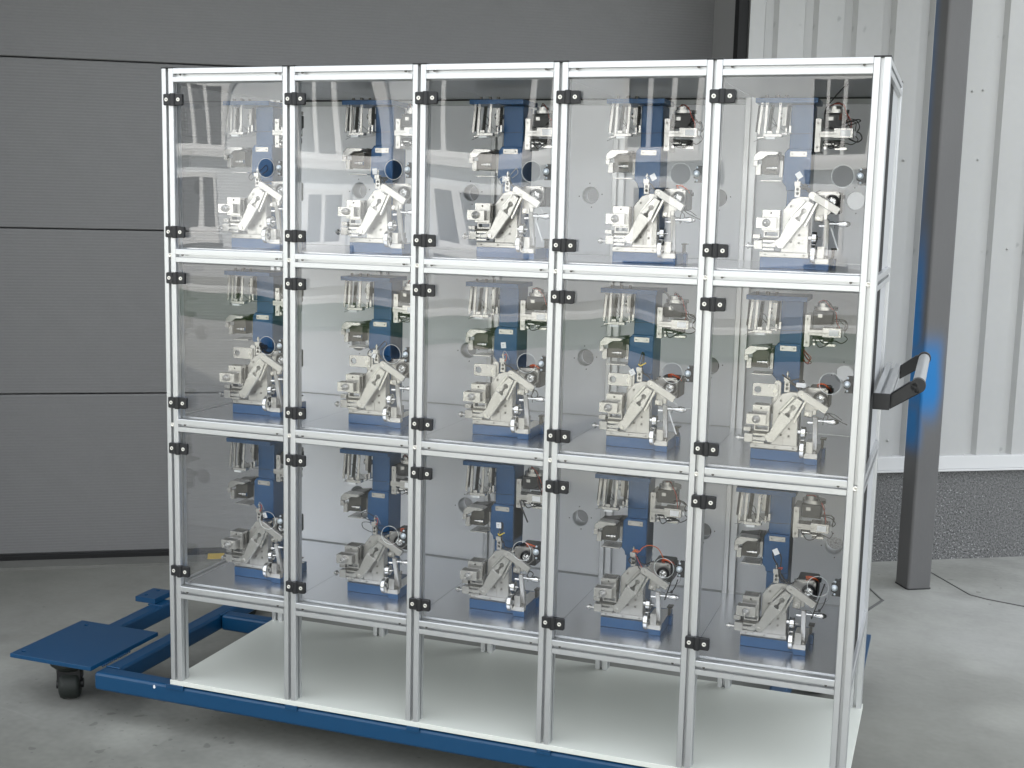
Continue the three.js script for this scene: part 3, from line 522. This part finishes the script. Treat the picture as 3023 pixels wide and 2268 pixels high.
// gears on the right and the crank
G.upper_roller = merge([la('x', 269.5, 85, -157, [[0, -7], [13, -7], [15.5, -6], [16, -4.5], [16, 4.5], [15.5, 6], [13, 6.5], [11, 4], [5, 4], [5, 9], [2.6, 9], [2.6, 15], [0, 15]], 28), cy('x', 259, 85, -165, 7, 10, 16)]);
G.lower_roller = merge([la('x', 271, 45, -132, [[0, -6.5], [21, -6.5], [24.2, -5.4], [25, -4], [25, 4.5], [24.2, 6], [21, 6.6], [17, 4], [6, 4], [6, 8], [0, 8]], 36)]);
G.bearing_block = bx(279.5, 297.5, 33.2, 64, -192, -136.8, 0.8);
G.rear_stop = merge([bx(309, 315, 33, 55, -262, -236, 0.8), bx(306, 322, 54, 58, -262, -236, 0.8)]);
const OC = [301, 38, -160];
const fc = g => mm(g.translate(-OC[0], -OC[1], -OC[2]));
G.crank_lever = fc(merge([extr([[294.5, 31], [306.5, 31], [306.5, 133], [304.5, 135], [294.5, 135]], -165, -154, [], 0.7)]));
G.crank_holes = fc(merge([cyl('z', 300.5, 53, -153.9, 1.9, 0.8, 10), cyl('z', 300.5, 61, -153.9, 1.9, 0.8, 10), cyl('z', 301, 37, -153.6, 5, 2, 16)]));
G.crank_screw = fc(cyl('z', 301, 37, -152.4, 2.8, 1.2, 6));
G.crank_handle = fc(lathe('x', 306, 126, -158, [[0, 0], [4, 0], [4, 3], [3.1, 5], [3.1, 17], [4.4, 20], [6.6, 27], [8.1, 35], [8.4, 39], [7.4, 46], [5, 51.5], [2.4, 54], [0, 54.4]], 24));
G.crank_pin = fc(merge([cyl('x', 288, 119, -158, 3.8, 12, 16), cyl('x', 288, 119, -158, 2.6, 15, 12)]));
// row-two adjuster plate
G.gauge_plate = ext(roundRect(129, 197, 172, 207, 5), -175, -168.5, [hole(143, 189.5, 8.5)], 0.7, 14);
G.gauge_ring = fin(new THREE.TorusGeometry(9.4, 1.2, 6, 26).translate(143, 189.5, -168.6));
G.gauge_tab = ext((() => { const s = new THREE.Shape(); s.moveTo(184, 165); s.lineTo(203, 165); s.lineTo(203, 207); s.absarc(193.5, 207, 9.5, 0, Math.PI); s.lineTo(184, 165); return s; })(), -183, -175.3, [], 0.6);
G.gauge_post = bx(178, 204, 124, 165.5, -205, -188.3, 1);
G.gauge_bolt = merge([cy('z', 188.5, 189.5, -166.5, 6, 3.4, 18), cy('z', 188.5, 189.5, -164, 3.6, 4, 6), cy('z', 191, 145, -187, 5.5, 3, 18), cy('z', 172, 201, -168.3, 1.6, 1, 8), ext(roundRect(187, 190.5, 176, 203, 1.7), -168.4, -167.8, [], 0.1, 4)]);

function buildCore() {
  const g = new THREE.Group();
  const P_ = (n, geo, mat, par = g) => part(n, geo, mat, par);
  P_('base_block', G.base_block, M.blueCol); P_('base_plate', G.base_plate, M.alu); P_('foot_plate', G.foot_plate, M.alu);
  const col = P_('column', G.column, M.blueCol); P_('column_housing', G.column_housing, M.blueCol, col);
  const np = P_('name_plate', G.name_plate, M.alu, g); for (const x of [197.5, 228]) P_('plate_screw', cy('z', x, 300, -201.4, 2.1, 1.2, 10), M.bolt, np);
  const tp = P_('top_plate', G.top_plate, M.blueCol); for (const [x, z] of [[126, -190], [150, -200], [156, -182], [176, -196]]) { const b = P_('top_bolt', G.top_bolt, M.bolt, tp); b.position.set((x) / 1000, 0, z / 1000); }
  const bp = P_('body_plate', G.body_plate, M.alu); P_('seam', G.body_seam, M.bolt, bp);
  for (const [x, y] of [[231, 91], [231, 71], [210, 73], [206, 165], [204, 130]]) P_('bolt', cy('z', x, y, -159.6, 3.1, 1.4, 14), M.bolt, bp);
  for (const [x, y] of [[273, 199], [319, 201], [320, 170]]) P_('bolt', cy('z', x, y, -162.6, 2.4, 1.4, 12), M.bolt, bp);
  for (const [x, y] of [[258, 318], [258, 380]]) P_('bolt', cy('z', x, y, -212.6, 2.6, 1.4, 12), M.bolt, bp);
  for (const x of [146, 196, 244]) P_('bolt', cy('z', x, 38.5, -160.6, 2.4, 1.4, 12), M.bolt, bp);
  P_('shadow_gap', merge([bx(131.5, 255.5, 45.1, 46.1, -162, -160.4, 0), bx(133.5, 260, 31.9, 32.6, -156, -154.6, 0)]), M.bolt, bp);
  const tee = P_('tee_bracket', G.tee_plate, M.alu); P_('arm', G.tee_arm, M.alu, tee); P_('slit', G.tee_slit, M.bolt, tee);
  const tb = P_('sensor_block', G.tee_block, M.alu); P_('white_label', G.tee_label, M.white, tb); P_('end_connector', G.end_connector, M.white, tb);
  const um = P_('upper_motor', G.upper_motor, M.motor); P_('gear_disc', G.gear_disc, M.alu, um); P_('fitting', G.lower_fitting, M.steel, um);
  const cage = node('spring_cage', g); for (const s of G.strips) P_('strip', s, M.alu, cage); for (const s of G.springs) P_('spring', s, M.spring, cage);
  P_('clamp_foot', G.clamp_foot, M.alu, cage); P_('clamp_pad', G.clamp_pad, M.white, cage); P_('clamp_tray', G.clamp_tray, M.steel, cage); P_('fitting', G.cage_fitting, M.alu, cage); P_('panel', G.cage_panel, M.alu, cage);
  P_('clamp_wire', G.clamp_wires, M.black, cage);
  const jaw = node('gripping_jaw', g); P_('finger_plate', G.finger_plate, M.aluMill, jaw); P_('jaw_pad', G.jaw_pads, M.alu, jaw); P_('jaw_body', G.jaw_body, M.steelDark, jaw); P_('shelf', G.jaw_shelf, M.alu, jaw); P_('bolt', G.jaw_bolt, M.steel, jaw);
  P_('mount_plate', G.mount_plate, M.alu, jaw); P_('mount_block', G.mount_block, M.steelDark, jaw);
  const lev = P_('lever_arm', G.lever_arm, M.aluMill); P_('step', G.lever_step, M.aluMill, lev); P_('leaf_spring', G.leaf_springs, M.steel, lev); P_('pin', G.lever_pin, M.steel, lev);
  const fk = P_('fork_arm', G.fork_arm, M.alu); P_('prong', G.fork_prongs, M.steel, fk); P_('thumb_screw', G.thumb_screw, M.steel, fk);
  const cb = P_('cross_bar', G.cross_bar, M.alu); P_('pin', G.cross_bar_pin, M.steel, cb); P_('post', G.cross_bar_post, M.steel, cb);
  const hd = P_('head_plate', G.head_plate, M.alu); P_('head_motor', G.head_motor, M.motor, hd); P_('nut_bracket', G.nut_bracket, M.alu, hd); P_('nut', G.nut, M.steel, hd); P_('stop_wire', G.stop_wire, M.black, hd);
  const pu = P_('pulley', G.pulley_hub, M.chrome); P_('pulley_ring', G.pulley_ring, M.black, pu);
  const rs = P_('riser', G.riser, M.alu); P_('backing', G.riser_back, M.bolt, rs); P_('block', G.riser_block, M.alu, rs); P_('screw', G.riser_screw, M.steel, rs);
  const sh = node('sample_holder', g); P_('rear_cup', G.rear_cup, M.aluMill, sh); P_('front_cup', G.front_cup, M.aluMill, sh); P_('bolt', G.cup_bolt, M.bolt, sh); P_('knob', G.knob, M.aluMill, sh); P_('frame', G.holder_frame, M.alu, sh); P_('slide', G.slide, M.steelDark, sh); P_('slide_end', G.slide_end, M.alu, sh);
  P_('roller', G.upper_roller, M.chrome); P_('roller', G.lower_roller, M.chrome); P_('bearing_block', G.bearing_block, M.alu); P_('rear_stop', G.rear_stop, M.steelDark);
  const cr = node('crank', g); cr.position.set(OC[0] / 1000 - OX, OC[1] / 1000 - OY, OC[2] / 1000 - OZ); cr.rotation.x = 0.25;
  P_('lever', G.crank_lever, M.alu, cr); P_('hole', G.crank_holes, M.bolt, cr); P_('screw', G.crank_screw, M.steel, cr); P_('handle', G.crank_handle, M.chrome, cr); P_('pin', G.crank_pin, M.chrome, cr);
  return g;
}
const core = buildCore();
const rowWord = ['top', 'middle', 'bottom'], colWord = ['leftmost', 'second-from-left', 'central', 'fourth-from-left', 'rightmost'];
// what each machine's own wiring shows
const extra = {
  '00': { loop: 'black', say: 'small black wire loop beside its column' }, '01': { tangle: 'black', tag: [212, 238, 0.1], say: 'dark wire tangle on its riser' },
  '02': { loop: 'grey', tag: [213, 222, -0.1], tie: 'white', say: 'pale cable tie slanting across its crank' }, '03': { tag: [238, 234, 0.5], orange: 1, tie: 'loose', say: 'round white tag above its crossed arms' },
  '04': { tangle: 'black', feed: 1, tie: 'white', loops: 1, tag: [222, 244, 0.6], say: 'long black cable rising to the roof sheet' },
  '10': { tangle: 'black', say: 'gauge plate and dark wires behind the finger hole' }, '11': { loop: 'black', tag: [213, 212, -0.3], say: 'gauge plate and tilted white tag by its riser' },
  '12': { tag: [222, 266, 0.1], redBits: 1, orange: 1, tie: 'black', loops: 1, say: 'gauge plate and square printed tag on its column' }, '13': { tag: [200, 214, 0.5], stand: 1, yellow: 1, orange: 1, tie: 'white', feedBack: 1, say: 'gauge plate, black wire bundle and yellow tie' },
  '14': { brown: 1, swoop: 1, orange: 1, tie: 'whisker', say: 'gauge plate and brown wires right of its column' },
  '20': { tag: [243, 208, 0.4], redBits: 1, say: 'red wire end showing in the finger hole' }, '21': { sideLoops: 1, redBits: 1, orange: 1, say: 'two black wire loops left of its riser' },
  '22': { tag: [219, 262, 0.05], stand: 1, yellow: 1, orange: 1, tie: 'black', drop: 1, say: 'yellow tie on the wires under its white tag' }, '23': { arch: 1, tie: 'up', orange: 1, say: 'long orange wire arching onto its motor' },
  '24': { tag: [216, 276, 0.5], bundle: 1, orange: 1, tie: 'up', redTie: 1, say: 'white square tag on a black wire bundle' },
};
const wl = (pts, r) => tu(pts, r, Math.max(14, pts.length * 7));
function wires(g, e) {
  const W = (n, geo, mat, label) => part(n, geo, mat, g, label);
  const knot = (cx, cy_, cz, s, n, r) => { const pts = []; for (let i = 0; i < n; i++) pts.push([cx + rr(-s, s), cy_ + rr(-s, s) * 0.6, cz + rr(-s, s) * 0.6]); return wl(pts, r); };
  // wiring every machine has, laid a little differently each time
  for (let i = 0; i < 3; i++) W('wire', wl([[288 + rr(-6, 6), 424 + rr(-2, 2), -226], [304 + rr(-5, 5), 430 + rr(-3, 4), -205], [320 + rr(-4, 4), 420 + rr(-6, 4), -196], [328 + rr(-4, 6), 400 + rr(-8, 8), -190], [336 + rr(-4, 6), 378 + rr(-6, 6), -186], [340 + rr(-6, 6), 362, -190]], 1.1), [M.brown, M.red, M.black][i]);
  for (let i = 0; i < 3; i++) W('cable', wl([[318 + rr(-4, 4), 374, -200], [334 + rr(-4, 6), 382 + rr(-4, 8), -188], [352 + rr(-6, 8), 380 + rr(-8, 4), -182], [360 + rr(-6, 6), 364 + rr(-4, 4), -180], [355, 352, -182]], 1.25), M.black);
  W('cable', wl([[353, 347, -184], [362 + rr(-4, 4), 336, -180], [350 + rr(-6, 6), 326 + rr(-4, 4), -182], [330 + rr(-6, 6), 328, -190], [308 + rr(-6, 6), 322 + rr(-4, 4), -196], [290, 332, -204]], 1.3), M.black);
  W('cable', wl([[276 + rr(-4, 4), 330, -200], [290 + rr(-5, 5), 312 + rr(-4, 4), -196], [312 + rr(-5, 5), 318 + rr(-5, 5), -194], [322, 332, -200]], 1.4), M.black);
  W('cable', wl([[150, 372, -178], [158 + rr(-4, 4), 366 + rr(-8, 4), -170], [150 + rr(-5, 5), 388, -174], [138 + rr(-4, 4), 398 + rr(-6, 6), -176]], 0.9), M.black);
  W('cable', wl([[224, 218, -160], [232 + rr(-3, 5), 214 + rr(-4, 4), -154], [246 + rr(-4, 4), 204 + rr(-4, 4), -150], [262 + rr(-5, 5), 198 + rr(-3, 5), -150], [276, 206, -172]], 1.5), M.black);
  if (e.loop) W('cable', wl([[219, 232, -168], [200, 226, -160], [194, 214, -158], [203, 206, -157], [212, 216, -158], [226, 236, -172], [238, 252, -186], [240, 240, -190], [228, 226, -180]], 1.2), M[e.loop]);
  if (e.tangle) { W('cable', knot(240, 215, -160, 15, 16, 1.3), M[e.tangle]); W('cable', wl([[222, 226, -165], [236, 218, -158], [252, 200, -156], [268, 196, -160]], 2), M.black); }
  if (e.tag) { const t = W('tag', fin(roundTag(e.tag[2]).translate(e.tag[0], e.tag[1], -158)), M.white); const lines = [0, 1].map(i => new THREE.BoxGeometry(7 - i * 2, 0.9, 0.3).translate(-1, 2 - i * 4, 1.2).rotateZ(e.tag[2]).translate(e.tag[0], e.tag[1], -158)); if (e.stand || e.redBits) part('printed_line', fin(merge(lines)), M.bolt, t); }
  if (e.orange) for (let i = 0; i < 4; i++) W('wire', wl([[296 + i * 5, 203, -185 + i * 4], [300 + rr(-3, 3), 211 + rr(-2, 3), -176], [312 + rr(-3, 3), 213 + rr(-3, 3), -172], [324 + rr(-2, 2), 207 + rr(-4, 2), -178], [330, 194, -200]], 0.95), i === 3 ? M.red : M.orange);
  if (e.redBits) { W('wire', wl([[222, 224, -160], [230, 222, -154], [233, 232, -156], [229, 241, -160], [222, 236, -164]], 1.1), M.red); W('wire', wl([[220, 240, -160], [226, 250, -156], [232, 244, -158], [240, 225, -160]], 0.8), M.grey); }
  if (e.brown) for (let i = 0; i < 4; i++) W('wire', wl([[249, 296 - i * 3, -236], [260 + rr(-2, 3), 286 - i * 5, -228], [270 + rr(-3, 4), 276 - i * 4, -222], [262, 262 + rr(-4, 4), -224], [250, 266 + i * 2, -232]], 1), i % 2 ? M.brown : M.red);
  if (e.swoop) { W('cable', wl([[206, 232, -170], [222, 226, -150], [238, 214, -146], [256, 196, -140]], 2.2), M.black); W('cable', wl([[232, 222, -150], [252, 226, -156], [264, 220, -158], [252, 212, -154], [236, 214, -150]], 1.6), M.black); W('tag', fin(roundTag(-0.05).scale(1.7, 0.7, 1).translate(258, 212, -142)), M.white); }
  if (e.stand) { W('cable', wl([[222, 220, -160], [219, 236, -158], [221, 252, -160], [226, 272, -164], [228, 252, -162], [224, 236, -160], [233, 212, -154]], 1.5), M.black); W('cable', wl([[224, 218, -158], [226, 240, -157], [230, 270, -162], [231, 250, -162], [226, 226, -158]], 1.3), M.black); }
  if (e.yellow) { W('wire_tie', wl([[217, 237, -158], [224, 234, -153], [231, 238, -156], [238, 242, -158]], 1.7), M.yellow); }
  if (e.bundle) { W('cable', wl([[205, 272, -190], [208, 258, -170], [218, 244, -160], [224, 236, -156], [232, 206, -150], [246, 198, -146], [262, 198, -140]], 1.9), M.black); W('cable', wl([[222, 276, -166], [230, 262, -162], [231, 246, -158], [230, 230, -154], [236, 212, -148], [252, 200, -142], [268, 194, -138]], 1.9), M.black); W('cable', wl([[229, 232, -152], [228, 214, -148], [238, 202, -144], [252, 206, -144], [270, 190, -134], [288, 182, -130]], 1.8), M.black); }
  if (e.redTie) W('wire_tie', wl([[224, 232, -156], [230, 235, -150], [236, 236, -152], [232, 230, -154], [226, 228, -154]], 1.5), M.red);
  if (e.arch) { W('wire', wl([[216, 226, -164], [224, 236, -158], [236, 232, -154], [246, 244, -160], [262, 250, -170], [284, 242, -180], [298, 218, -186], [303, 205, -190]], 1.4), M.orange); W('wire', knot(228, 232, -158, 9, 14, 1.1), M.orange); W('cable', wl([[226, 208, -156], [214, 214, -152], [210, 206, -150], [217, 198, -150], [228, 201, -150], [230, 210, -152], [240, 190, -146], [252, 184, -140]], 1.6), M.black); W('wire', wl([[226, 224, -158], [240, 204, -150], [256, 186, -138], [262, 180, -128]], 1), M.red); W('wire', wl([[268, 236, -180], [272, 226, -176], [266, 204, -168]], 0.7), M.grey); }
  if (e.sideLoops) { W('cable', wl([[218, 230, -164], [204, 236, -150], [190, 246, -142], [186, 254, -142], [194, 260, -148], [206, 252, -158], [222, 240, -166]], 1.2), M.black); W('cable', wl([[214, 222, -164], [200, 228, -150], [188, 226, -144], [190, 212, -144], [204, 202, -150], [214, 196, -158]], 1), M.black); }
  if (e.feed) { W('cable', wl([[272, 390, -225], [272, 402, -220], [278, 420, -205], [296, 442, -190], [318, 466, -180], [330, 476, -178]], 2), M.black); W('cable', wl([[326, 394, -200], [322, 410, -200], [319, 430, -196]], 1.4), M.black); for (let i = 0; i < 3; i++) W('wire', wl([[311 + i * 2, 388, -205], [312 + i * 2, 398, -203], [313 + i * 2, 402 + i, -202]], 1.6), M.brown); }
  if (e.feedBack) W('cable', wl([[262, 432, -250], [276, 424, -230], [288, 400, -210], [296, 386, -204]], 2.6), M.grey);
  if (e.loops) { W('cable', wl([[324, 376, -200], [340, 382, -180], [362, 386, -172], [366, 383, -172], [350, 376, -178], [326, 370, -198]], 1.7), M.black); W('cable', wl([[352, 356, -176], [366, 352, -168], [372, 338, -168], [362, 330, -170], [344, 336, -176], [336, 342, -196]], 1.8), M.black); }
  if (e.drop) W('cable', wl([[272, 336, -185], [280, 318, -180], [292, 296, -176], [302, 276, -174]], 2.2), M.black);
  if (e.tie === 'white') W('cable_tie', ext([[304, 126], [306.5, 127], [334, 54], [331, 53]], -146, -144.5, [], 0.3), M.white);
  if (e.tie === 'black') { W('cable_tie', wl([[322, 152, -112], [334, 150, -116], [337, 140, -130], [330, 128, -150], [322, 118, -152], [316, 124, -142], [324, 140, -124], [333, 152, -110]], 1.6), M.black); }
  if (e.tie === 'loose' || e.tie === 'whisker') { W('cable_tie', wl([[326, 146, -110], [332, 136, -130], [326, 122, -146], [318, 116, -148], [320, 128, -136], [332, 148, -112], [346, 140, -106], [364, 132, -100], [384, 124, -96]], 1.1), M.black); W('cable_tie', wl([[334, 148, -112], [350, 146, -108], [370, 134, -102]], 0.9), M.black); }
  if (e.tie === 'up') { W('cable_tie', fin(new THREE.BoxGeometry(3.4, 104, 1.3).rotateZ(-0.28).translate(337, 165, -118)), M.black); W('cable_tie', wl([[331, 137, -116], [342, 143, -112], [352, 160, -112], [357, 178, -116]], 1.5), M.black); W('tie_head', bx(339, 345.5, 139, 146, -116, -109, 0.8), M.black); W('wire', wl([[288, 176, -148], [296, 160, -142], [318, 154, -128], [346, 160, -120], [362, 172, -124], [356, 196, -140], [340, 204, -160]], 0.6), M.grey); }
  if (e.tie === 'white' && !e.feed) W('cable_tie', wl([[330, 148, -110], [336, 138, -124], [334, 128, -140], [350, 128, -130], [376, 132, -118]], 1.1), M.white);
}
function roundTag(a) { return new RoundedBoxGeometry(15, 17, 2, 1, 0.9).rotateZ(a); }
for (let r = 0; r < 3; r++) for (let k = 0; k < 5; k++) {
  const e = extra['' + r + k];
  const g = core.clone(); g.name = numbered('bench_machine'); g.position.set(k * P + OX, RAILS[r + 1] + OY + 0.0002, OZ); scene.add(g);
  g.userData = { label: `${colWord[k]} machine of the rack's ${rowWord[r]} row, ${e.say}`, category: 'machine', group: 'blue and aluminium bench machines in the rack' };
  g.rotation.y = rr(-0.02, 0.02); g.position.x += rr(-0.002, 0.002);
  g.getObjectByName('crank').rotation.x = 0.25 + rr(-0.05, 0.05);
  if (r === 1) { const gp = part('gauge_plate', G.gauge_plate, M.alu, g); part('ring', G.gauge_ring, M.alu, gp); part('tab', G.gauge_tab, M.alu, gp); part('post', G.gauge_post, M.alu, gp); part('bolt', G.gauge_bolt, M.steel, gp); }
  wires(g, e);
}
renderer.render(scene, camera);
